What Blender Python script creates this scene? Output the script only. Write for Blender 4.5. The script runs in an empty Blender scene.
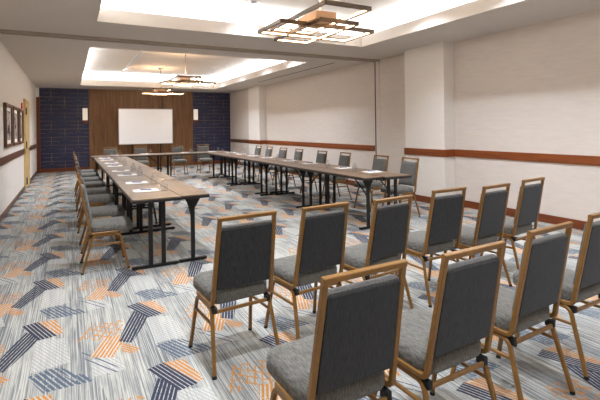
import bpy, bmesh, math, random
from mathutils import Vector, Matrix
random.seed(7)
S = bpy.context.scene
COL = S.collection

# ------------------------------------------------------------------ camera
F, YAW, ROLL, SY, CAMH = 428.57, 0.4942, -0.0129, 127.8, 1.5
fw = Vector((math.sin(YAW), math.cos(YAW), 0))
r0 = Vector((math.cos(YAW), -math.sin(YAW), 0)); u0 = Vector((0, 0, 1))
rt = math.cos(ROLL) * r0 + math.sin(ROLL) * u0
up = -math.sin(ROLL) * r0 + math.cos(ROLL) * u0
cd = bpy.data.cameras.new('camera'); cam = bpy.data.objects.new('camera', cd); COL.objects.link(cam)
cd.sensor_width = 36; cd.lens = F / 600 * 36; cd.shift_x = 0; cd.shift_y = (SY - 200) / 600
cd.clip_start = 0.05
M = Matrix((rt, up, -fw)).transposed().to_4x4(); M.translation = Vector((0, 0, CAMH))
cam.matrix_world = M
S.camera = cam
# ------------------------------------------------------------------ world, exposure
W = bpy.data.worlds.new('world'); S.world = W; W.use_nodes = True
W.node_tree.nodes['Background'].inputs[0].default_value = (1, 1, 1, 1)
W.node_tree.nodes['Background'].inputs[1].default_value = 0.05
S.view_settings.view_transform = 'Standard'; S.view_settings.look = 'None'
S.view_settings.gamma = 1; S.view_settings.use_curve_mapping = False
S.view_settings.exposure = 1.1
COVE_W = 4.6        # watts per metre of cove light
COVE_C = (.93, .99, 1.08)
DOWN_W = 128.0
DOWN_C = (.90, .98, 1.10)

# ------------------------------------------------------------------ room numbers (metres)
XL, XR, YB, YN, H = -1.03, 6.42, 18.07, -2.5, 3.07
LIP, H2 = 0.20, 3.55
COF = [(0.37, 5.07, -1.2, 6.81), (0.36, 5.07, 8.97, 16.6)]
REC = 0.28

# cove lights: one strip lamp lying on every ledge, shining up into the recess
def cove_lamp(name, x, y, lx, ly):
    L = bpy.data.lights.new(name, 'AREA'); L.shape = 'RECTANGLE'; L.size = lx; L.size_y = ly
    L.energy = COVE_W * max(lx, ly); L.color = COVE_C
    o = bpy.data.objects.new(name, L); COL.objects.link(o); o.location = (x, y, H + LIP + .035)
    o.rotation_euler = (math.pi, 0, 0)
for (x0, x1, y0, y1) in COF:
    k = REC * .55
    cove_lamp('cove_lamp', (x0 + x1) / 2, y1 + k, x1 - x0, .06)
    cove_lamp('cove_lamp', (x0 + x1) / 2, y0 - k, x1 - x0, .06)
    cove_lamp('cove_lamp', x0 - k, (y0 + y1) / 2, .06, y1 - y0)
    cove_lamp('cove_lamp', x1 + k, (y0 + y1) / 2, .06, y1 - y0)

# ================================================================== materials
def srgb(r, g, b):
    f = lambda v: (v / 255 / 12.92) if v / 255 <= .04045 else ((v / 255 + .055) / 1.055) ** 2.4
    return (f(r), f(g), f(b), 1)
class NT:
    def __init__(s, name):
        s.m = bpy.data.materials.new(name); s.m.use_nodes = True
        s.t = s.m.node_tree; s.b = s.t.nodes['Principled BSDF']
    def n(s, typ, **kw):
        o = s.t.nodes.new(typ)
        for k, v in kw.items(): setattr(o, k, v)
        return o
    def put(s, sock, v):
        if isinstance(v, bpy.types.NodeSocket): s.t.links.new(v, sock)
        else: sock.default_value = v
    def math(s, op, a, b=None, c=None):
        o = s.n('ShaderNodeMath', operation=op)
        s.put(o.inputs[0], a)
        if b is not None: s.put(o.inputs[1], b)
        if c is not None: s.put(o.inputs[2], c)
        return o.outputs[0]
    def mix(s, fac, a, b):
        o = s.n('ShaderNodeMix', data_type='RGBA')
        s.put(o.inputs[0], fac); s.put(o.inputs[6], a); s.put(o.inputs[7], b)
        return o.outputs[2]
    def pos(s): return s.n('ShaderNodeNewGeometry').outputs['Position']
    def obj(s): return s.n('ShaderNodeTexCoord').outputs['Object']
    def map(s, v, scale=(1, 1, 1), rot=(0, 0, 0), loc=(0, 0, 0)):
        o = s.n('ShaderNodeMapping'); s.put(o.inputs['Vector'], v)
        o.inputs['Scale'].default_value = scale; o.inputs['Rotation'].default_value = rot; o.inputs['Location'].default_value = loc
        return o.outputs[0]
    def noise(s, v, scale, detail=2, rough=.5):
        o = s.n('ShaderNodeTexNoise'); s.put(o.inputs['Vector'], v)
        o.inputs['Scale'].default_value = scale; o.inputs['Detail'].default_value = detail; o.inputs['Roughness'].default_value = rough
        return o.outputs['Fac']
    def ramp(s, f, stops):
        o = s.n('ShaderNodeValToRGB'); s.put(o.inputs[0], f)
        e = o.color_ramp.elements
        while len(e) < len(stops): e.new(.5)
        for k, (p, c) in enumerate(stops): e[k].position = p; e[k].color = c
        return o.outputs[0]
    def bump(s, h, strength=.2, dist=.002):
        o = s.n('ShaderNodeBump'); s.put(o.inputs['Height'], h)
        o.inputs['Strength'].default_value = strength; o.inputs['Distance'].default_value = dist
        s.put(s.b.inputs['Normal'], o.outputs[0])
    def set(s, **kw):
        for k, v in kw.items(): s.put(s.b.inputs[k.replace('_', ' ')], v)
        return s.m

def plain(name, c, rough=.5, metal=0., var=.06, scale=6, coord='pos', spec=.5):
    t = NT(name)
    f = t.noise(t.pos() if coord == 'pos' else t.obj(), scale, 3)
    d = tuple(x * (1 - var) for x in c[:3]) + (1,); l = tuple(min(1, x * (1 + var)) for x in c[:3]) + (1,)
    t.set(Base_Color=t.ramp(f, [(.3, d), (.7, l)]), Roughness=rough, Metallic=metal)
    t.b.inputs['Specular IOR Level'].default_value = spec
    return t.m

def wood(name, a, b, stretch, rough=.4, coord='pos', scale=1.):
    t = NT(name)
    v = t.map(t.pos() if coord == 'pos' else t.obj(), stretch)
    f = t.noise(v, 6 * scale, 5, .6); g = t.noise(v, 30 * scale, 3, .6)
    k = t.math('ADD', t.math('MULTIPLY', f, .7), t.math('MULTIPLY', g, .3))
    t.set(Base_Color=t.ramp(k, [(.32, a), (.68, b)]), Roughness=rough)
    return t.m

MAT = {}
MAT['ceiling'] = plain('ceiling_paint', srgb(214, 206, 197), .9, var=.015, scale=2)
MAT['white'] = plain('recess_paint', srgb(240, 237, 230), .9, var=.01)
def wall_mat(name, a, b):
    t = NT(name)
    f = t.noise(t.map(t.pos(), (1, 1, 7)), 4, 4, .6)
    g = t.noise(t.pos(), 180, 2)
    t.set(Base_Color=t.ramp(f, [(.3, a), (.7, b)]), Roughness=.75)
    t.bump(g, .12, .002)
    return t.m
MAT['wall'] = wall_mat('wall_vinyl', srgb(213, 203, 194), srgb(221, 211, 202))
MAT['paint'] = wall_mat('wall_paint', srgb(234, 228, 220), srgb(238, 232, 225))
MAT['rail'] = wood('red_brown_rail', srgb(112, 55, 22), srgb(150, 80, 36), (1, .35, 4), .35)
MAT['rail_dark'] = wood('dark_brown_rail', srgb(86, 54, 38), srgb(112, 72, 50), (1, .35, 4), .4)
MAT['base'] = wood('baseboard_wood', srgb(98, 46, 18), srgb(132, 66, 28), (.5, .35, 4), .4)
MAT['maple'] = wood('pale_maple', srgb(205, 176, 118), srgb(222, 196, 140), (3, 3, .3), .45)
MAT['panel'] = wood('walnut_panel', srgb(96, 62, 30), srgb(146, 102, 58), (3, 3, .22), .45)
MAT['black'] = plain('black_metal', srgb(24, 23, 22), .45, .3)
MAT['blackedge'] = plain('black_edge', srgb(30, 27, 25), .4)
MAT['rubber'] = plain('black_rubber', srgb(16, 16, 16), .7)
MAT['bronze'] = plain('bronze_frame', srgb(134, 95, 46), .38, .3, .1, 40, 'obj')
MAT['laminate'] = wood('walnut_laminate', srgb(98, 78, 60), srgb(124, 101, 79), (3, .35, 3), .32)
MAT['paper'] = plain('paper', srgb(240, 238, 232), .8, var=.01)
MAT['blueink'] = plain('blue_plastic', srgb(32, 62, 140), .35)
MAT['board'] = plain('board_white', srgb(232, 230, 228), .35, var=.01)
MAT['alu'] = plain('silver_trim', srgb(170, 168, 164), .4, .6)
MAT['fixture'] = plain('fixture_bronze', srgb(98, 78, 60), .4, .3)
MAT['housing'] = plain('housing_wood', srgb(186, 148, 114), .45)
MAT['hinge'] = plain('dark_bronze', srgb(70, 45, 28), .4, .6)
MAT['red'] = plain('alarm_red', srgb(200, 30, 24), .4)
MAT['frame'] = wood('picture_frame_brown', srgb(84, 54, 30), srgb(120, 80, 46), (3, 3, 3), .4)
MAT['track'] = plain('track_brown', srgb(176, 164, 148), .6)
MAT['slotbrown'] = plain('slot_brown', srgb(104, 90, 70), .7)
MAT['dark'] = plain('dark_gap', srgb(34, 28, 24), .7)

def fabric(name, a, b, st):
    t = NT(name)
    v = t.map(t.obj(), st)
    f = t.noise(v, 1, 3, .7)
    g = t.noise(t.obj(), 600, 2)
    t.set(Base_Color=t.ramp(f, [(.34, a), (.66, b)]), Roughness=.95)
    t.b.inputs['Sheen Weight'].default_value = .15
    t.b.inputs['Specular IOR Level'].default_value = .2
    t.bump(g, .25, .002)
    return t.m
MAT['seat'] = fabric('seat_fabric', srgb(68, 65, 60), srgb(122, 118, 110), (330, 26, 60))
MAT['back'] = fabric('back_fabric', srgb(66, 64, 61), srgb(114, 111, 106), (330, 60, 22))
MAT['rear'] = fabric('rear_fabric_shaded', srgb(28, 28, 28), srgb(58, 57, 57), (330, 60, 22))  # same chair cloth, with the shade behind the backs put into the colour

def glass():
    m = bpy.data.materials.new('clear_glass'); m.use_nodes = True; t = m.node_tree
    t.nodes.clear()
    o = t.nodes.new('ShaderNodeOutputMaterial'); mx = t.nodes.new('ShaderNodeMixShader')
    tr = t.nodes.new('ShaderNodeBsdfTransparent'); tr.inputs[0].default_value = (.93, .94, .95, 1)
    g = t.nodes.new('ShaderNodeBsdfGlossy'); g.inputs['Roughness'].default_value = .05
    lw = t.nodes.new('ShaderNodeLayerWeight'); lw.inputs[0].default_value = .5
    pw = t.nodes.new('ShaderNodeMath'); pw.operation = 'POWER'; pw.inputs[1].default_value = 1.8
    ml = t.nodes.new('ShaderNodeMath'); ml.operation = 'MULTIPLY_ADD'; ml.inputs[1].default_value = .8; ml.inputs[2].default_value = .10
    t.links.new(lw.outputs['Facing'], pw.inputs[0]); t.links.new(pw.outputs[0], ml.inputs[0])
    t.links.new(ml.outputs[0], mx.inputs[0]); t.links.new(tr.outputs[0], mx.inputs[1])
    t.links.new(g.outputs[0], mx.inputs[2]); t.links.new(mx.outputs[0], o.inputs[0])
    return m
MAT['glass'] = glass()
def emit(name, c, st):
    t = NT(name); t.set(Base_Color=c, Emission_Color=c, Emission_Strength=st)
    return t.m
MAT['led'] = emit('warm_led', (1, .72, .44, 1), 5.0)
MAT['ledw'] = emit('white_led', (1, .93, .84, 1), 5.0)
MAT['lamp'] = emit('sconce_glow', (.86, .76, .66, 1), .22)

def art_mat(seed):
    t = NT('abstract_art_%s' % 'abc'[seed])
    v = t.map(t.pos(), (1, 1.2, 2.2), loc=(seed * 3.1, seed, 0))
    f = t.noise(v, 2.6, 4, .6)
    t.set(Base_Color=t.ramp(f, [(.36, srgb(78, 82, 98)), (.46, srgb(170, 170, 172)), (.6, srgb(214, 210, 204)), (.7, srgb(140, 128, 116))]), Roughness=.25)
    return t.m

def wallpaper():
    t = NT('navy_wallpaper')
    sp = t.n('ShaderNodeSeparateXYZ'); t.put(sp.inputs[0], t.pos())
    x, z = sp.outputs[0], sp.outputs[2]
    RH, RL = .295, .87
    zz = t.math('DIVIDE', t.math('ADD', z, 3 * RH - .09), RH)
    row = t.math('FLOOR', zz); fz = t.math('FRACT', zz)
    odd = t.math('MODULO', row, 2.)
    xx = t.math('DIVIDE', t.math('ADD', t.math('ADD', x, 20 * RL + .57), t.math('MULTIPLY', odd, RL / 2)), RL)
    fx = t.math('FRACT', xx)
    def line(v, at, w): return t.math('LESS_THAN', t.math('ABSOLUTE', t.math('SUBTRACT', v, at)), w)
    def edge(v, w):
        return t.math('MAXIMUM', t.math('LESS_THAN', v, w), t.math('GREATER_THAN', v, 1 - w))
    e = t.math('MAXIMUM', edge(fz, .022), edge(fx, .009))
    mid = t.math('MULTIPLY', line(fz, .5, .02), t.math('GREATER_THAN', t.math('ABSOLUTE', t.math('SUBTRACT', fx, .5)), .2))
    # chevron in the middle of each brick
    dx = t.math('MULTIPLY', t.math('ABSOLUTE', t.math('SUBTRACT', fx, .5)), RL / RH)
    dz = t.math('ABSOLUTE', t.math('SUBTRACT', fz, .5))
    dia = t.math('ADD', dx, dz)
    ch = t.math('MULTIPLY', line(dia, .3, .022), t.math('GREATER_THAN', fz, .5))
    k = t.math('MAXIMUM', e, t.math('MAXIMUM', mid, ch))
    # the gold print is worn unevenly
    nz = t.noise(t.map(t.pos(), (1, 1, 1)), 1.6, 3)
    kk = t.math('MULTIPLY', k, t.ramp(nz, [(.35, (.12, .12, .12, 1)), (.7, (.6, .6, .6, 1))]))
    f2 = t.noise(t.pos(), 14, 3)
    navy = t.ramp(f2, [(.3, srgb(34, 39, 72)), (.7, srgb(48, 53, 88))])
    t.set(Base_Color=t.mix(kk, navy, srgb(196, 170, 104)), Metallic=t.math('MULTIPLY', kk, .5), Roughness=.42)
    return t.m
MAT['navy'] = wallpaper()

def carpet():
    t = NT('patterned_carpet')
    sp = t.n('ShaderNodeSeparateXYZ'); t.put(sp.inputs[0], t.pos())
    X, Y = sp.outputs[0], sp.outputs[1]
    PX, PY, X0, Y0 = .75, 1.095, .02, 2.86
    def wrapf(v, o, p):
        return t.math('MULTIPLY', t.math('FRACT', t.math('ADD', t.math('DIVIDE', t.math('SUBTRACT', v, o), p), 20.)), p)
    # hand-woven wobble of the pattern
    u = t.math('ADD', wrapf(X, X0, PX), X0); v = t.math('ADD', wrapf(Y, Y0, PY), Y0)
    def lin(a, b):   # a*u+b*v
        return t.math('MULTIPLY_ADD', u, a, t.math('MULTIPLY', v, b))
    def poly(pts):
        cx = sum(p[0] for p in pts) / len(pts); cy = sum(p[1] for p in pts) / len(pts)
        m = None
        for i in range(len(pts)):
            (x1, y1), (x2, y2) = pts[i], pts[(i + 1) % len(pts)]
            a, b = y2 - y1, -(x2 - x1)
            c = a * x1 + b * y1
            if a * cx + b * cy < c: a, b, c = -a, -b, -c
            s = t.math('GREATER_THAN', lin(a, b), c)
            m = s if m is None else t.math('MULTIPLY', m, s)
        return m
    def stripes(d, period, duty, phase=0.):
        L = math.hypot(*d); nx, ny = d[1] / L, -d[0] / L
        k = t.math('FRACT', t.math('ADD', t.math('DIVIDE', lin(nx, ny), period), 50 + phase))
        return t.math('LESS_THAN', k, duty)
    def wstripes(d, period, duty):   # same but over world x/y, for lines that run on
        L = math.hypot(*d); nx, ny = d[1] / L, -d[0] / L
        k = t.math('MULTIPLY_ADD', X, nx, t.math('MULTIPLY', Y, ny))
        return t.math('LESS_THAN', t.math('FRACT', t.math('ADD', t.math('DIVIDE', k, period), 50.)), duty)
    # ground: pale grey, with fine dark threads bundled in long bands along the room
    band = t.noise(t.map(t.pos(), (4.2, .45, 1), rot=(0, 0, .06)), 1, 2)
    soft = t.noise(t.map(t.pos(), (26, 3.5, 1), rot=(0, 0, .3)), 1, 3, .6)
    ground = t.ramp(soft, [(.36, srgb(142, 142, 136)), (.5, srgb(162, 160, 151)), (.66, srgb(183, 179, 167))])
    th = t.noise(t.map(t.pos(), (230, .9, 1), rot=(0, 0, .04)), 1, 0, .5)
    lim = t.math('MULTIPLY_ADD', band, -.9, 1.02)
    ground = t.mix(t.math('MULTIPLY', t.math('GREATER_THAN', th, lim), .8), ground, srgb(84, 88, 94))
    th2 = t.noise(t.map(t.pos(), (190, 1.6, 1), rot=(0, 0, -.5)), 1, 0, .5)
    ground = t.mix(t.math('MULTIPLY', t.math('GREATER_THAN', th2, .60), .6), ground, srgb(98, 101, 104))
    th3 = t.noise(t.map(t.pos(), (190, 1.6, 1), rot=(0, 0, .42)), 1, 0, .5)
    c = t.mix(t.math('MULTIPLY', t.math('GREATER_THAN', th3, .62), .6), ground, srgb(198, 195, 183))
    brk = t.noise(t.map(t.pos(), (14, 14, 1)), 1, 2)
    brk2 = t.noise(t.map(t.pos(), (46, 46, 1)), 1, 1)
    def on(lo): return t.math('GREATER_THAN', brk, lo)
    def lay(mask, col, k=1.):
        nonlocal c
        if col in (OR, SL): mask = t.math('MULTIPLY', mask, t.math('GREATER_THAN', brk2, .33))
        c = t.mix(t.math('MULTIPLY', mask, k), c, col)
    OR, NV, SL, PALE = srgb(186, 120, 34), srgb(10, 20, 50), srgb(62, 78, 96), srgb(200, 196, 186)
    # pale hatched fields between the coloured shapes
    for pl in ([(.52, 3.62), (.70, 3.55), (.74, 3.16), (.52, 3.14)], [(.10, 3.12), (.25, 3.12), (.30, 2.9), (.12, 2.9)]):
        p = poly(pl); lay(p, PALE, .5)
        lay(t.math('MULTIPLY', p, stripes((.13, -.26), .022, .32)), srgb(140, 140, 140), .7)
    # slate parallelogram
    sl = stripes((.12, -.26), .027, .66)
    for pl in ([(.505, 3.10), (.632, 3.135), (.77, 2.90), (.77, 2.86), (.60, 2.865)], [(.645, 3.13), (.69, 3.12), (.77, 2.99), (.77, 2.91)], [(.02, 2.99), (.06, 2.97), (.12, 2.86), (.02, 2.86)]):
        lay(t.math('MULTIPLY', poly(pl), sl), SL, .95)
    # long thin slate strokes
    p = poly([(.03, 3.25), (.10, 3.27), (.28, 2.9), (.20, 2.88)])
    lay(t.math('MULTIPLY', p, stripes((.22, -.345), .042, .22)), SL)
    # orange block with its crosshatched tail
    p = poly([(.10, 3.16), (.21, 3.42), (.315, 3.40), (.305, 3.23), (.237, 3.09)])
    lay(p, PALE, .5)
    lay(t.math('MULTIPLY', p, stripes((.11, .26), .025, .6)), OR)
    p = poly([(.02, 3.44), (.14, 3.70), (.36, 3.66), (.33, 3.42), (.20, 3.38)])
    x = t.math('MAXIMUM', stripes((.11, .26), .045, .24), stripes((.2, -.2), .06, .2))
    lay(t.math('MULTIPLY', t.math('MULTIPLY', p, x), on(.44)), OR, .9)
    p = poly([(.31, 3.28), (.42, 3.13), (.365, 3.07), (.295, 3.14)])
    lay(t.math('MULTIPLY', p, stripes((.11, -.15), .022, .6)), OR)
    # navy arrow: bar, head and the orange wing beside the head
    p = poly([(.445, 3.80), (.565, 3.66), (.375, 3.23), (.29, 3.30)])
    lay(t.math('MULTIPLY', p, stripes((.17, .46), .024, .74)), NV)
    p = poly([(.415, 3.92), (.516, 3.953), (.655, 3.62), (.54, 3.60)])
    lay(p, PALE, .4)
    lay(t.math('MULTIPLY', p, stripes((.13, -.335), .024, .78)), NV)
    p = poly([(.516, 3.953), (.64, 3.93), (.70, 3.66), (.655, 3.62)])
    lay(p, PALE, .4)
    lay(t.math('MULTIPLY', p, stripes((.13, -.335), .024, .62)), OR)
    # pile: fine grain
    gr = t.noise(t.pos(), 260, 2)
    c2 = t.mix(.08, c, t.ramp(gr, [(.3, (.05, .05, .05, 1)), (.7, (.85, .85, .85, 1))]))
    t.set(Base_Color=c2, Roughness=.97)
    t.b.inputs['Specular IOR Level'].default_value = .1
    t.bump(gr, .3, .003)
    return t.m
MAT['carpet'] = carpet()

# ================================================================== helpers
def obj(name, bm, mat, parent=None, smooth=False):
    bmesh.ops.recalc_face_normals(bm, faces=bm.faces)
    me = bpy.data.meshes.new(name); bm.to_mesh(me); bm.free()
    if smooth:
        for p in me.polygons: p.use_smooth = True
        me.set_sharp_from_angle(angle=math.radians(42))
    me.materials.append(MAT[mat] if isinstance(mat, str) else mat)
    o = bpy.data.objects.new(name, me); COL.objects.link(o)
    if parent is not None: o.parent = parent
    return o
def tag(o, label, cat, group=None):
    o['label'] = label; o['category'] = cat
    if group: o['group'] = group
    return o
def thing(name, label, cat, loc=(0, 0, 0), rz=0., group=None):
    o = bpy.data.objects.new(name, None); COL.objects.link(o)
    o.empty_display_size = .1
    o.location = loc; o.rotation_euler = (0, 0, rz)
    return tag(o, label, cat, group)
def struct(name, bm, mat, parent=None):
    o = obj(name, bm, mat, parent)
    if parent is None: o['kind'] = 'structure'
    return o
def dup(root, loc, rz, label, group=None):
    r = root.copy(); COL.objects.link(r); r.location = loc; r.rotation_euler = (0, 0, rz); r['label'] = label
    if group: r['group'] = group
    for ch in list(root.children):
        c = ch.copy(); COL.objects.link(c); c.parent = r
        for g in list(ch.children):
            d = g.copy(); COL.objects.link(d); d.parent = c
    return r
def bx(bm, x0, x1, y0, y1, z0, z1, bev=0., seg=2):
    vs = [bm.verts.new(p) for p in ((x0, y0, z0), (x1, y0, z0), (x1, y1, z0), (x0, y1, z0), (x0, y0, z1), (x1, y0, z1), (x1, y1, z1), (x0, y1, z1))]
    fs = [bm.faces.new([vs[i] for i in q]) for q in ((3, 2, 1, 0), (4, 5, 6, 7), (0, 1, 5, 4), (1, 2, 6, 5), (2, 3, 7, 6), (3, 0, 4, 7))]
    if bev:
        es = list({e for f in fs for e in f.edges})
        bmesh.ops.bevel(bm, geom=es, offset=bev, segments=seg, affect='EDGES', profile=.5)
    return bm
def box(*a, **k): return bx(bmesh.new(), *a, **k)
def cyl(bm, p0, p1, r, n=12, r1=None):
    p0, p1 = Vector(p0), Vector(p1); d = (p1 - p0).normalized()
    a = d.orthogonal().normalized(); b = d.cross(a)
    r1 = r if r1 is None else r1
    A = [bm.verts.new(p0 + r * (math.cos(2 * math.pi * k / n) * a + math.sin(2 * math.pi * k / n) * b)) for k in range(n)]
    B = [bm.verts.new(p1 + r1 * (math.cos(2 * math.pi * k / n) * a + math.sin(2 * math.pi * k / n) * b)) for k in range(n)]
    for k in range(n): bm.faces.new([A[k], A[(k + 1) % n], B[(k + 1) % n], B[k]])
    bm.faces.new(A[::-1]); bm.faces.new(B)
    return bm
def lathe(bm, prof, n=24, c=(0, 0)):
    rings = []
    for r, z in prof:
        rings.append([bm.verts.new((c[0] + r * math.cos(2 * math.pi * k / n), c[1] + r * math.sin(2 * math.pi * k / n), z)) for k in range(n)])
    for A, B in zip(rings, rings[1:]):
        for k in range(n): bm.faces.new([A[k], A[(k + 1) % n], B[(k + 1) % n], B[k]])
    bm.faces.new(rings[0][::-1]); bm.faces.new(rings[-1])
    return bm
def fillet(pts, r, n=6):
    out = [Vector(pts[0])]
    for i in range(1, len(pts) - 1):
        a, p, b = Vector(pts[i - 1]), Vector(pts[i]), Vector(pts[i + 1])
        ri = r[i - 1] if isinstance(r, (list, tuple)) else r
        if ri <= 0: out.append(p); continue
        d1, d2 = (a - p).normalized(), (b - p).normalized()
        ang = d1.angle(d2); tl = min(ri / math.tan(ang / 2), .48 * (a - p).length, .48 * (b - p).length)
        q1, q2 = p + d1 * tl, p + d2 * tl
        for k in range(n + 1):
            s = k / n
            out.append((1 - s) ** 2 * q1 + 2 * s * (1 - s) * p + s * s * q2)
    out.append(Vector(pts[-1]))
    return out
def sweep(bm, pts, nrm, hw, ht, ch=.25, closed=False):
    """tube of rectangular section along a planar path; hw along nrm, ht in the plane"""
    pts = [Vector(p) for p in pts]; nrm = Vector(nrm).normalized(); N = len(pts)
    sec = []
    c = ch * min(hw, ht)
    for sx, sy in ((1, 1), (-1, 1), (-1, -1), (1, -1)):
        if sx * sy > 0: sec += [(sx * hw, sy * (ht - c)), (sx * (hw - c), sy * ht)]
        else: sec += [(sx * (hw - c), sy * ht), (sx * hw, sy * (ht - c))]
    rings = []
    for i, p in enumerate(pts):
        if closed: t1, t2 = (p - pts[i - 1]).normalized(), (pts[(i + 1) % N] - p).normalized()
        else:
            t1 = (p - pts[i - 1]).normalized() if i else (pts[1] - p).normalized()
            t2 = (pts[i + 1] - p).normalized() if i < N - 1 else t1
        t = (t1 + t2).normalized(); b = nrm.cross(t).normalized()
        k = 1 / max(.35, t.dot(t1))
        n2 = t.cross(b)
        rings.append([bm.verts.new(p + n2 * -a + b * s * k) for a, s in sec])
    m = len(sec)
    for i in range(N if closed else N - 1):
        A, B = rings[i], rings[(i + 1) % N]
        for j in range(m): bm.faces.new([A[j], A[(j + 1) % m], B[(j + 1) % m], B[j]])
    if not closed:
        bm.faces.new(rings[0][::-1]); bm.faces.new(rings[-1])
    return bm
def rrect(hx, hy, r, n=5):
    r = max(.004, min(r, hx - .002, hy - .002)); out = []
    for cx, cy, a0 in ((hx - r, hy - r, 0), (-hx + r, hy - r, 90), (-hx + r, -hy + r, 180), (hx - r, -hy + r, 270)):
        for k in range(n + 1):
            a = math.radians(a0 + 90 * k / n); out.append((cx + r * math.cos(a), cy + r * math.sin(a)))
    return out
def cushion(bm, hx, hy, r, rings, fn):
    """stack of inset rounded rectangles; rings = [(inset, height)]; fn maps (x, y, h) to a point"""
    R = []
    for ins, h in rings:
        R.append([bm.verts.new(fn(x, y, h)) for x, y in rrect(hx - ins, hy - ins, r - ins)])
    n = len(R[0])
    for A, B in zip(R, R[1:]):
        for k in range(n): bm.faces.new([A[k], A[(k + 1) % n], B[(k + 1) % n], B[k]])
    bm.faces.new(R[0][::-1]); bm.faces.new(R[-1])
    return bm

# ================================================================== room shell
struct('floor', box(XL - .2, XR + .2, YN - .2, YB + .2, -.12, 0), 'carpet')
struct('wall_left', box(XL - .15, XL, YN, YB, 0, H + .6), 'paint')
struct('wall_right', box(XR, XR + .15, YN, YB, 0, H + .6), 'wall')
struct('wall_right', box(6.25, XR, 15.62, YB, 0, H), 'wall')
struct('wall_near', box(XL - .15, XR + .15, YN - .15, YN, 0, H + .6), 'wall')
struct('wall_back', box(XL - .15, XR + .15, YB, YB + .15, 0, H + .6), 'navy')
# ceiling: flat slab around two lit coffers
bm = bmesh.new()
xa = sorted({XL, XR} | {c[0] for c in COF} | {c[1] for c in COF}); ya = sorted({YN, YB} | {c[2] for c in COF} | {c[3] for c in COF})
for (x0, x1, y0, y1) in COF:
    bx(bm, XL, x0, y0, y1, H, H + LIP); bx(bm, x1, XR, y0, y1, H, H + LIP)
bx(bm, XL, XR, YN, COF[0][2], H, H + LIP); bx(bm, XL, XR, COF[0][3], COF[1][2], H, H + LIP); bx(bm, XL, XR, COF[1][3], YB, H, H + LIP)
struct('ceiling', bm, 'ceiling')
for i, (x0, x1, y0, y1) in enumerate(COF):
    bm = bmesh.new(); X0, X1, Y0, Y1 = x0 - REC, x1 + REC, y0 - REC, y1 + REC
    bx(bm, X0 - .05, X0, Y0, Y1, H + LIP, H2); bx(bm, X1, X1 + .05, Y0, Y1, H + LIP, H2)
    bx(bm, X0 - .05, X1 + .05, Y0 - .05, Y0, H + LIP, H2); bx(bm, X0 - .05, X1 + .05, Y1, Y1 + .05, H + LIP, H2)
    struct('ceiling_recess_wall', bm, 'white')
    struct('ceiling_coffer', box(X0 - .05, X1 + .05, Y0 - .05, Y1 + .05, H2, H2 + .06), 'ceiling')
# pilasters on the right wall
struct('wall_right_pilaster', box(6.15, XR, 5.75, 6.80, 0, H), 'paint')
struct('wall_right_pilaster', box(6.15, XR, 14.56, 15.62, 0, H), 'paint')
# chair rails
Z0, Z1 = .923, 1.057
def rail_x(x, y0, y1, side, mat='rail', nm='trim_1'):
    a, b = (x - .022, x) if side > 0 else (x, x + .022)
    bm = box(a, b, y0, y1, Z0, Z1, bev=.004)
    c, d = (x - .028, x) if side > 0 else (x, x + .028)
    bx(bm, c, d, y0, y1, Z0 + .030, Z0 + .036)
    struct(nm, bm, mat)
rail_x(XR, YN, 5.75, 1, nm='trim_1')
rail_x(6.15, 5.728, 6.822, 1, nm='trim_2')
struct('trim_3', box(6.15, XR - .022, 5.728, 5.75, Z0, Z1), 'rail')
rail_x(XR, 8.16, 14.56, 1, nm='trim_4')
rail_x(6.15, 14.538, 15.642, 1, nm='trim_5')
struct('trim_6', box(6.15, XR - .022, 14.538, 14.56, Z0, Z1), 'rail')
rail_x(6.25, 15.64, YB, 1, 'rail_dark', nm='trim_7')
rail_x(XL, YN, 13.04, -1, 'rail_dark', nm='trim_8')
rail_x(XL, 14.21, YB - .02, -1, 'rail_dark', nm='trim_9')
# baseboards
BH = .125
bm = box(XR - .016, XR, YN, 5.75, 0, BH); bx(bm, 6.134, XR - .016, 5.734, 5.75, 0, BH); bx(bm, 6.134, 6.15, 5.75, 6.816, 0, BH)
bx(bm, XR - .016, XR, 8.16, 14.56, 0, BH); bx(bm, 6.134, XR - .016, 14.544, 14.56, 0, BH); bx(bm, 6.134, 6.15, 14.56, 15.63, 0, BH); bx(bm, 6.234, 6.25, 15.63, YB - .02, 0, BH)
bx(bm, XR - .016, XR, 6.816, 8.02, 0, BH)
struct('baseboard_right', bm, 'base')
bm = box(XL, XL + .014, YN, 13.04, 0, .10); bx(bm, XL, XL + .014, 14.21, YB - .03, 0, .10)
struct('baseboard_left', bm, 'rail_dark')
bm = box(XL + .11, .66, YB - .02, YB, 0, .136); bx(bm, 4.6, 6.23, YB - .02, YB, 0, .136)
struct('baseboard_back', bm, 'base')
struct('trim_10', box(XL, XL + .11, YB - .06, YB, 0, 2.73), 'base')           # wooden jamb in the left corner
struct('trim_11', box(XL, XL + .09, YB - .05, YB, 2.73, H), 'white')
# walnut panelling in the middle of the back wall
PL, PR = .667, 4.59
bm = bmesh.new(); n = 3; w = (PR - PL) / n
for k in range(n): bx(bm, PL + k * w + (.004 if k else 0), PL + (k + 1) * w - (.004 if k < n - 1 else 0), YB - .05, YB, 0, H, bev=.003)
struct('wall_back_panelling', bm, 'panel')
# movable-partition track across the ceiling and its pocket in the right wall
bm = box(XL, XR, 7.93, 7.99, H - .035, H); bx(bm, XL, XR, 8.09, 8.15, H - .035, H)
struct('ceiling_track', bm, 'track')
struct('ceiling_track_slot', box(XL, XR, 7.99, 8.09, H - .008, H), 'slotbrown')
struct('trim_12', box(XR - .03, XR, 8.06, 8.10, 0, H - .04), 'dark')
bm = box(XR - .03, XR, 7.92, 8.06, 0, H - .04)
struct('trim_13', bm, 'wall')
struct('trim_14', box(XR - .02, XR, 6.82, 7.92, .0, 2.99), 'wall')

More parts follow.
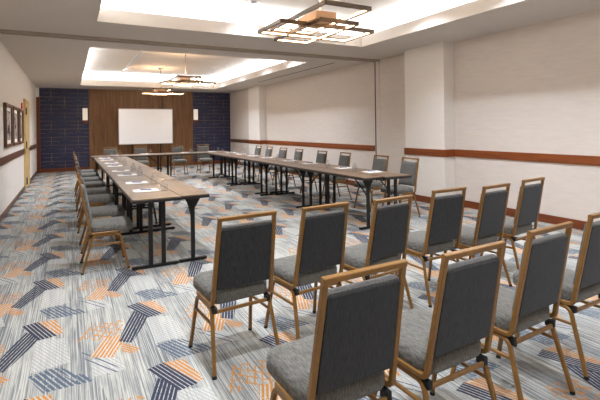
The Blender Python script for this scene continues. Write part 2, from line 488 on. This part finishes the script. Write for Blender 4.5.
# door in the left wall
d = struct('door_1', box(XL - .02, XL + .035, 13.10, 14.15, .01, 2.28, bev=.004), 'maple')
bm = bmesh.new(); bx(bm, XL, XL + .05, 13.04, 13.10, 0, 2.34); bx(bm, XL, XL + .05, 14.15, 14.21, 0, 2.34); bx(bm, XL, XL + .05, 13.10, 14.15, 2.285, 2.34)
obj('door_frame', bm, 'maple', d)
for z in (.22, 1.15, 2.02):
    b = cyl(bmesh.new(), (XL + .06, 13.10, z - .09), (XL + .06, 13.10, z + .09), .014, 10)
    bx(b, XL + .036, XL + .056, 13.075, 13.125, z - .08, z + .08)
    obj('hinge', b, 'hinge', d)
b = cyl(bmesh.new(), (XL + .035, 14.06, 1.02), (XL + .095, 14.06, 1.02), .012); cyl(b, (XL + .09, 14.07, 1.02), (XL + .09, 13.94, 1.02), .011)
cyl(b, (XL + .034, 14.06, 1.02), (XL + .044, 14.06, 1.02), .03, 16)
obj('door_handle', b, 'hinge', d, True)
t = thing('wall_plate', 'small dark brown plate on the white wall just past the pale door', 'switch', (XL, 14.30, 1.46))
obj('plate', box(0, .012, -.06, .06, 0, .13, bev=.003), 'hinge', t); obj('button', box(.012, .02, -.02, .02, .04, .09, bev=.002), 'dark', t)
# fire alarm
t = thing('fire_alarm', 'small red fire alarm strobe high on the white wall above the pictures', 'alarm', (XL, 12.50, 2.05))
obj('body', box(0, .03, -.05, .05, 0, .15, bev=.005), 'red', t)
obj('strobe_lens', box(.03, .042, -.03, .03, .06, .12, bev=.004), 'board', t)
# pictures
for i, (y0, y1, lab) in enumerate(((9.22, 10.22, 'nearest of three brown-framed abstract pictures on the left wall'),
                                   (10.40, 11.42, 'middle one of three brown-framed abstract pictures on the left wall'),
                                   (11.62, 12.52, 'brown-framed abstract picture nearest the red fire alarm'))):
    t = thing('framed_picture', lab, 'picture', (XL, (y0 + y1) / 2, 1.21), 0, 'framed pictures on the left wall')
    hw, hh = (y1 - y0) / 2, .81
    b = sweep(bmesh.new(), [(.026, -hw + .03, .03), (.026, hw - .03, .03), (.026, hw - .03, hh - .03), (.026, -hw + .03, hh - .03)], (1, 0, 0), .026, .03, .2, True)
    obj('frame', b, 'frame', t)
    obj('mat_board', box(.004, .016, -hw + .05, hw - .05, .05, hh - .05), 'paper', t)
    obj('artwork', box(.016, .019, -hw + .14, hw - .14, .13, hh - .13), art_mat(i), t)

# sconces
for x0, lab in ((.45, 'white wall sconce at the left edge of the walnut panelling'), (4.625, 'white wall sconce at the right edge of the walnut panelling')):
    t = thing('wall_sconce', lab, 'wall lamp', (x0 + .085, YB, 1.76), 0, 'wall sconces beside the panelling')
    obj('shade', box(-.085, .085, -.115, -.02, .13, .58, bev=.008), 'lamp', t)
    b = box(-.085, .085, -.115, -.02, 0, .125, bev=.006); bx(b, -.05, .05, -.02, 0, .02, .5)
    obj('bracket', b, 'base', t)

# whiteboard on a stand
t = thing('whiteboard', 'large white presentation board on thin black stand before the walnut panelling', 'whiteboard', (2.53, 16.75, 0), -.03)
obj('board_panel', box(-.935, .935, -.015, .015, .99, 2.26, bev=.004), 'board', t)
b = sweep(bmesh.new(), [(-.945, 0, .98), (.945, 0, .98), (.945, 0, 2.27), (-.945, 0, 2.27)], (0, 1, 0), .02, .012, .2, True)
obj('board_frame', b, 'alu', t)
for s in (-1, 1):
    b = bmesh.new(); bx(b, s * .5 - .016, s * .5 + .016, .02, .05, .05, 1.2)
    obj('leg', b, 'black', t)
    obj('foot', box(s * .5 - .02, s * .5 + .02, -.22, .28, 0, .05, bev=.006), 'black', t)
obj('stretcher', box(-.484, .484, .025, .045, .5, .53), 'black', t)

# ceiling devices
t = thing('slot_diffuser', 'long thin dark air slot in the flat ceiling along the right wall', 'vent', (5.68, 11.1, H))
obj('slot', box(-.02, .02, -2.35, 2.35, -.006, 0), 'dark', t)
b = box(-.035, -.02, -2.36, 2.36, -.004, 0); bx(b, .02, .035, -2.36, 2.36, -.004, 0)
obj('frame', b, 'ceiling', t)
t = thing('linear_diffuser', 'long white air diffuser strip in the far lit ceiling coffer', 'vent', (1.70, 13.8, H2))
obj('frame', box(-.06, .06, -2.1, 2.1, -.012, 0, bev=.003), 'board', t)
b = box(-.035, -.015, -2.06, 2.06, -.015, -.012); bx(b, .015, .035, -2.06, 2.06, -.015, -.012)
obj('slot', b, 'alu', t)
DL = [(2.66, 6.45, 'round recessed downlight in the middle of the far end of the near coffer')]
for nm, ys in (('near', (.2, 1.8, 3.4, 5.0)), ('far', (9.7, 11.4, 13.4, 15.4))):
    for sd, x in (('left', .92), ('right', 4.52)):
        for k, y in enumerate(ys):
            DL.append((x, y, '%s round recessed downlight along the %s edge of the %s coffer' % (('first', 'second', 'third', 'fourth')[k], sd, nm)))
for x, y, lab in DL:
    t = thing('downlight', lab, 'ceiling light', (x, y, H2), 0, 'recessed downlights in the coffers')
    b = lathe(bmesh.new(), [(.075, -.008), (.085, -.004), (.085, 0), (.05, 0), (.055, -.008)], 24)
    obj('trim_ring', b, 'board', t, True)
    obj('lens', cyl(bmesh.new(), (0, 0, -.006), (0, 0, -.001), .052, 20), 'ledw', t)
    L = bpy.data.lights.new('downlight_lamp', 'SPOT'); L.energy = DOWN_W * (.3 if y == 6.45 else 1); L.color = DOWN_C; L.spot_size = math.radians(130); L.spot_blend = .9; L.shadow_soft_size = .05
    o = bpy.data.objects.new('downlight_lamp', L); COL.objects.link(o); o.parent = t; o.location = (0, 0, -.02)

# chandeliers: three overlapping bronze rectangles with lit undersides
def chandelier(x, y, lab):
    t = thing('pendant_chandelier', lab, 'chandelier', (x, y, 2.70), 0, 'rectangular pendant chandeliers')
    top = H2 - 2.70
    obj('canopy', cyl(bmesh.new(), (0, -.15, top - .03), (0, -.15, top), .085, 24), 'fixture', t, True)
    obj('stem', cyl(bmesh.new(), (0, -.15, .16), (0, -.15, top - .03), .011, 10), 'fixture', t, True)
    obj('housing', box(-.20, .08, -.38, .08, .06, .16, bev=.006), 'housing', t)
    for (x0, x1, y0, y1, z) in ((-.36, .22, -.84, .50, .08), (-.54, .80, -.15, .50, .025), (-.14, .38, -.39, .87, .03)):
        P = [(x0, y0, z + .024), (x1, y0, z + .024), (x1, y1, z + .024), (x0, y1, z + .024)]
        f = obj('frame', sweep(bmesh.new(), P, (0, 0, 1), .024, .012, .15, True), 'fixture', t)
        P = [(x0 + .0135, y0 + .0135, z + .02), (x1 - .0135, y0 + .0135, z + .02), (x1 - .0135, y1 - .0135, z + .02), (x0 + .0135, y1 - .0135, z + .02)]
        obj('light_strip', sweep(bmesh.new(), P, (0, 0, 1), .009, .0015, .1, True), 'led', f)
    b = bmesh.new()
    for px, py in ((-.1, .05), (.05, -.3), (.2, .45), (-.1, .45)): cyl(b, (px, py, .0 + .02), (px, py, .125), .005, 6)
    obj('connector', b, 'fixture', t)
    L = bpy.data.lights.new('chandelier_lamp', 'POINT'); L.energy = 16; L.color = (1, .70, .44); L.shadow_soft_size = .12
    o = bpy.data.objects.new('chandelier_lamp', L); COL.objects.link(o); o.parent = t; o.location = (-.06, -.15, .32)
chandelier(2.72, 4.63, 'nearest bronze pendant chandelier of overlapping lit rectangles')
chandelier(2.72, 11.5, 'middle bronze pendant chandelier of lit rectangles, under the far coffer')
chandelier(2.72, 14.95, 'farthest bronze pendant chandelier, hanging low before the walnut panelling')

# ================================================================== chairs
def make_chair():
    t = thing('banquet_chair', '', 'chair', (0, 0, 0))
    XB, XT, ZT, YBs, YTp = .203, .1855, .953, -.155, -.242
    fr = lambda z: (z - .42) / (.95 - .42)
    # posts, top rail and the rails that carry the seat
    b = bmesh.new()
    for s in (-1, 1):
        P = fillet([(s * XB, .12, .405), (s * XB, -.145, .405), (s * (XB - .001), YBs, .47)], .05)
        P.append(Vector((s * XT, YTp, ZT)))
        sweep(b, P, (1, 0, 0), .0125, .0115)
    d = Vector((0, YTp - YBs, ZT - .47)).normalized()
    c = Vector((0, YTp, ZT)) 
    sweep(b, [(-XT - .0125, c.y, c.z), (XT + .0125, c.y, c.z)], d.cross(Vector((1, 0, 0))), .0122, .0125)
    obj('back_frame', b, 'bronze', t, True)
    # legs: each side a bent tube, front and rear halves
    for s in (-1, 1):
        for e in (-1, 1):
            x0, x1 = s * .226, s * .198
            P = fillet([(x0, e * .225, .01), (x1 + s * .001, e * .135 + .012, .378), (x1, .012, .378)], .055, 8)
            nrm = Vector((1, 0, (x1 - x0) / .368 * -1.)).normalized()
            lg = obj('leg', sweep(bmesh.new(), P, nrm, .0115, .0115, .4), 'bronze', t, True)
            obj('glide', cyl(bmesh.new(), (x0, e * .226, 0), (x0, e * .224, .018), .014, 12), 'rubber', lg, True)
        zz = .285; k = (zz - .01) / .368
        xs = s * (.226 - .028 * k); yf = .225 - .078 * k; yr = -.225 + .102 * k
        obj('stretcher', sweep(bmesh.new(), [(xs, yr, zz), (xs, yf, zz)], (1, 0, 0), .008, .009, .4), 'bronze', t)
        obj('bumper', box(s * .186 - .016, s * .186 + .012, -.155, -.105, .352, .392, bev=.005), 'rubber', t)
    obj('stretcher', sweep(bmesh.new(), [(-.198, -.145, .362), (.198, -.145, .362)], (0, 1, 0), .007, .011, .3), 'bronze', t)
    # seat
    def sfn(x, y, h): return Vector((x, y + .068, .415 + h + (.012 * (1 - (x / .2) ** 2) * (h > .05)) - .10 * max(0, y - .13) * (h > .03)))
    b = cushion(bmesh.new(), .203, .215, .07, [(.03, -.016), (.006, -.012), (0, 0), (0, .045), (.006, .062), (.022, .073), (.05, .078), (.10, .0815), (.15, .0825)], sfn)
    obj('seat', b, 'seat', t, True)
    # back: padded front, taut rear cover with shade painted into its colour
    o = Vector((0, YBs, .47)); Ln = (Vector((0, YTp, ZT)) - o).length
    nf = Vector((1, 0, 0)).cross(d); nf = nf if nf.y > 0 else -nf
    v0, v1 = .034, Ln - .052
    def bfn(x, y, h):
        v = (v0 + v1) / 2 + y; f = 1 - (v / Ln) * .075
        return o + d * v + nf * h + Vector((x * f, 0, 0))
    b = cushion(bmesh.new(), .188, (v1 - v0) / 2, .018, [(.004, -.004), (0, .002), (0, .020), (.008, .034), (.025, .041), (.06, .044), (.11, .046)], bfn)
    obj('backrest', b, 'back', t, True)
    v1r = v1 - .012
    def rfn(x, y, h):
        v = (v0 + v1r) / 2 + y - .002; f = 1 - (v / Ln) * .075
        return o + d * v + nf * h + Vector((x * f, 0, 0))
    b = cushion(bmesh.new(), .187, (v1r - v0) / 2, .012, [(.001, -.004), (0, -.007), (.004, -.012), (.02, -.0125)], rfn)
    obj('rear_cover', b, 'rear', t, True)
    return t
CH = make_chair(); used = [False]
def chair(x, y, rz, lab, grp):
    if not used[0]:
        used[0] = True; CH.location = (x, y, 0); CH.rotation_euler = (0, 0, rz); CH['label'] = lab; CH['group'] = grp
        return CH
    return dup(CH, (x, y, 0), rz, lab, grp)
R = math.radians
ORD = ['first', 'second', 'third', 'fourth', 'fifth', 'sixth', 'seventh', 'eighth']
# audience rows: (x, y of the top rail middle, turn)
ROW1 = [(1.005, 2.585, 4), (1.604, 2.60, 6), (2.216, 2.59, 6), (2.925, 2.685, 1), (3.47, 2.625, 5), (4.17, 2.725, 6)]
ROW2 = [(1.012, 1.35, 1.4), (1.604, 1.33, 1.8), (2.285, 1.398, 3), (2.97, 1.46, 2)]
KS = .9727
LAB1 = ['grey banquet chair standing alone at the left end of the second chair row',
        'grey chair second from the left in the second row, directly behind the black table feet',
        'grey chair third from the left in the second row, before the right table corner',
        'grey chair fourth from the left in the second row, third from its right end',
        'grey chair fifth from the left in the second row, next to the end chair',
        'grey chair at the right end of the second row, closest to the right wall']
LAB2 = ['large grey chair at the left of the closest row, back cut by the bottom edge',
        'grey chair second from the left in the closest row, seen from behind',
        'grey chair third from the left in the closest row, second from the right edge',
        'grey chair at the right picture edge in the closest row, half out of frame']
for (x, y, a), lab in zip(ROW1, LAB1):
    a = R(a); x *= KS; y *= KS; chair(x - math.sin(a) * .242, y + math.cos(a) * .242, a, lab, 'audience chairs in rows')
for (x, y, a), lab in zip(ROW2, LAB2):
    a = R(a); x *= KS; y *= KS; chair(x - math.sin(a) * .242, y + math.cos(a) * .242, a, lab, 'audience chairs in rows')
LY = [5.23, 6.10, 7.28, 8.14, 9.24, 10.14, 11.22, 12.15]
RY = [5.55, 6.33, 7.54, 8.43, 9.58, 10.50, 11.38, 12.22]
TURN = [0, 1, -1, .5, -.5, 1.2, -1, 0]
for k, y in enumerate(LY):
    chair(.33 + .01 * (k % 2), y, R(-90 + TURN[k]), '%s grey chair from the camera along the left side of the tables' % ORD[k], 'chairs along the left tables')
for k, y in enumerate(RY):
    chair(4.88 + .012 * (k % 3), y, R(90 + 2 * TURN[k]), '%s grey chair from the camera between the right tables and the right wall' % ORD[k], 'chairs along the right tables')
for k, x in enumerate((1.15, 2.06, 3.25, 4.13)):
    chair(x, 14.62 + .02 * (k % 2), R(180 + TURN[k + 1]), '%s grey chair from the left behind the far cross table' % ORD[k], 'chairs behind the far tables')

# ================================================================== tables
TH = .77
def make_table(name, w, L, uprights, wide):
    """long axis along local y, starting at y=0; width w along x from 0"""
    t = thing(name, '', 'table')
    tp = obj('tabletop', box(.003, w - .003, .003, L - .003, TH - .012, TH, bev=.0015), 'laminate', t)
    b = box(0, w, 0, L, TH - .042, TH - .012, bev=.003)
    obj('edge_band', b, 'blackedge', t)
    for yb, s in ((.14, 1), (L - .14, -1)):
        obj('foot_bar', box(.004, w - .004, yb - .022, yb + .022, 0.006, .036, bev=.004), 'black', t)
        for ux in uprights:
            b = box(ux - .022, ux + .022, yb - .016, yb + .016, .034, TH - .06, bev=.003)
            if wide:                                   # flared head plate
                g = [(-.085, TH - .042), (.085, TH - .042), (.085, TH - .062), (.022, TH - .17), (-.022, TH - .17), (-.085, TH - .062)]
                A = [b.verts.new((ux + a, yb - .014, z)) for a, z in g]; B = [b.verts.new((ux + a, yb + .014, z)) for a, z in g]
                b.faces.new(A); b.faces.new(B[::-1])
                for k in range(6): b.faces.new([A[k], A[(k + 1) % 6], B[(k + 1) % 6], B[k]])
            obj('leg', b, 'black', t)
        b = bmesh.new(); ux = sum(uprights) / len(uprights)
        if not wide: bx(b, ux - .16, ux + .16, yb - .02, yb + .02, TH - .062, TH - .042)
        P = fillet([(ux, yb + s * .014, TH - .30), (ux, yb + s * .13, TH - .20), (ux, yb + s * .34, TH - .055)], .02, 3)
        sweep(b, P, (1, 0, 0), .010, .006)
        bx(b, ux - .03, ux + .03, yb + s * .34 - .03, yb + s * .34 + .03, TH - .065, TH - .042)
        obj('brace', b, 'black', t)
        for fx in (.04, w - .04):
            obj('glide', cyl(bmesh.new(), (fx, yb, 0), (fx, yb, .007), .018, 12), 'rubber', t)
    return t
TL = 1.985; WO, WI = .495, .325
TO = make_table('folding_table', WO, TL, (.20, .335), False)
TI = make_table('folding_table', WI, TL, (.165,), True)
uo = [False, False]
def table(kind, loc, rz, lab, grp):
    src = (TO, TI)[kind]
    if not uo[kind]:
        uo[kind] = True; src.location = loc; src.rotation_euler = (0, 0, rz); src['label'] = lab; src['group'] = grp; return src
    return dup(src, loc, rz, lab, grp)
LX0, LY0, RX0, RY0 = .567, 4.735, 3.725, 4.93
for k in range(4):
    n = ORD[k]
    y = LY0 + k * (TL + .01)
    table(0, (LX0, y, 0), 0, '%s wide table from the camera in the left arm, beside the left chairs' % n, 'wide folding tables of the U')
    table(1, (LX0 + WO + .003, y + .02, 0), 0, '%s narrow table from the camera in the left arm, on the inner side' % n, 'narrow folding tables of the U')
    y = RY0 + k * (TL + .003)
    # turned half round so that the wide one lies next to the chairs
    table(0, (RX0 + WI + .003 + WO - .01, y + TL - .04, 0), math.pi, '%s wide table from the camera in the right arm, beside the right chairs' % n, 'wide folding tables of the U')
    table(1, (RX0 + WI - .02, y + TL + .02, 0), math.pi, '%s narrow table from the camera in the right arm, on the inner side' % n, 'narrow folding tables of the U')
YF = 12.96
for k, nm in enumerate(('left', 'right')):
    x = .50 + k * (TL + .01)
    table(1, (x + TL + .03, YF, 0), math.pi / 2, '%s narrow table of the far cross row, on the inner side' % nm, 'narrow folding tables of the U')
    table(0, (x + TL + .03, YF + WI + .003, 0), math.pi / 2, '%s wide table of the far cross row, beside the far chairs' % nm, 'wide folding tables of the U')

# ================================================================== things on the tables
def make_pad():
    t = thing('notepad', '', 'notepad')
    obj('sheets', box(-.108, .108, -.14, .14, .0015, .007), 'paper', t)
    obj('backing', box(-.108, .108, -.14, .14, 0, .0015), 'alu', t)
    obj('binding', box(-.109, .109, .128, .141, .006, .0078), 'board', t)
    return t
def make_pen():
    t = thing('pen', '', 'pen')
    obj('barrel', cyl(cyl(bmesh.new(), (-.07, 0, .0055), (.055, 0, .0055), .0055, 10), (.055, 0, .0055), (.07, 0, .0055), .0055, 10, .001), 'blueink', t, True)
    obj('clip', box(-.068, -.03, -.0015, .0015, .0105, .0125), 'alu', t)
    return t
def make_glass():
    t = thing('drinking_glass', '', 'glass')
    b = bmesh.new()
    prof = [(.041, 0), (.043, .03), (.042, .06), (.037, .09), (.027, .113), (.014, .120), (.009, .126), (.013, .132), (.024, .137), (.028, .142), (.026, .145), (.008, .146)]
    lathe(b, prof, 24)
    obj('bowl', b, 'glass', t, True)
    return t
PAD, PEN, GL = make_pad(), make_pen(), make_glass(); uu = {}
def put(src, loc, rz, lab, grp):
    if src.name not in uu:
        uu[src.name] = 1; src.location = loc; src.rotation_euler = (0, 0, rz); src['label'] = lab; src['group'] = grp; return
    dup(src, loc, rz, lab, grp)
def setting(x, y, rz, gx, gy, where):
    """pad with its pen on top and an upturned glass"""
    put(PAD, (x, y, TH), rz, 'white notepad laid ' + where, 'notepads on the tables')
    put(PEN, (x, y, TH + .0075), rz + R(62), 'blue pen on the notepad ' + where, 'pens on the notepads')
    put(GL, (gx, gy, TH), 0, 'upturned clear drinking glass ' + where, 'glasses on the tables')
LPY = [5.40, 6.26, 7.43, 8.25, 9.45, 10.32, 11.42, 12.30]
LGY = [5.28, 6.00, 7.27, 8.06, 9.40, 10.22, 11.32, 12.42]
for k in range(8):
    setting(.80 + .01 * (k % 3), LPY[k], R(90 + random.uniform(-4, 4)), .99, LGY[k], 'at the %s seat from the camera, left arm' % ORD[k])
RPY = [5.56, 6.38, 7.60, 8.50, 9.72, 10.66, 11.58, 12.45]
for k in range(8):
    setting(4.31, RPY[k], R(-90 + random.uniform(-4, 4)), 4.12, RPY[k] + .22, 'at the %s seat from the camera, right arm' % ORD[k])
for k, x in enumerate((1.15, 2.00, 3.2, 4.06)):
    setting(x, YF + .62, R(180 + random.uniform(-4, 4)), x + .13, YF + .38, 'at the %s seat from the left, far cross row' % ORD[k])
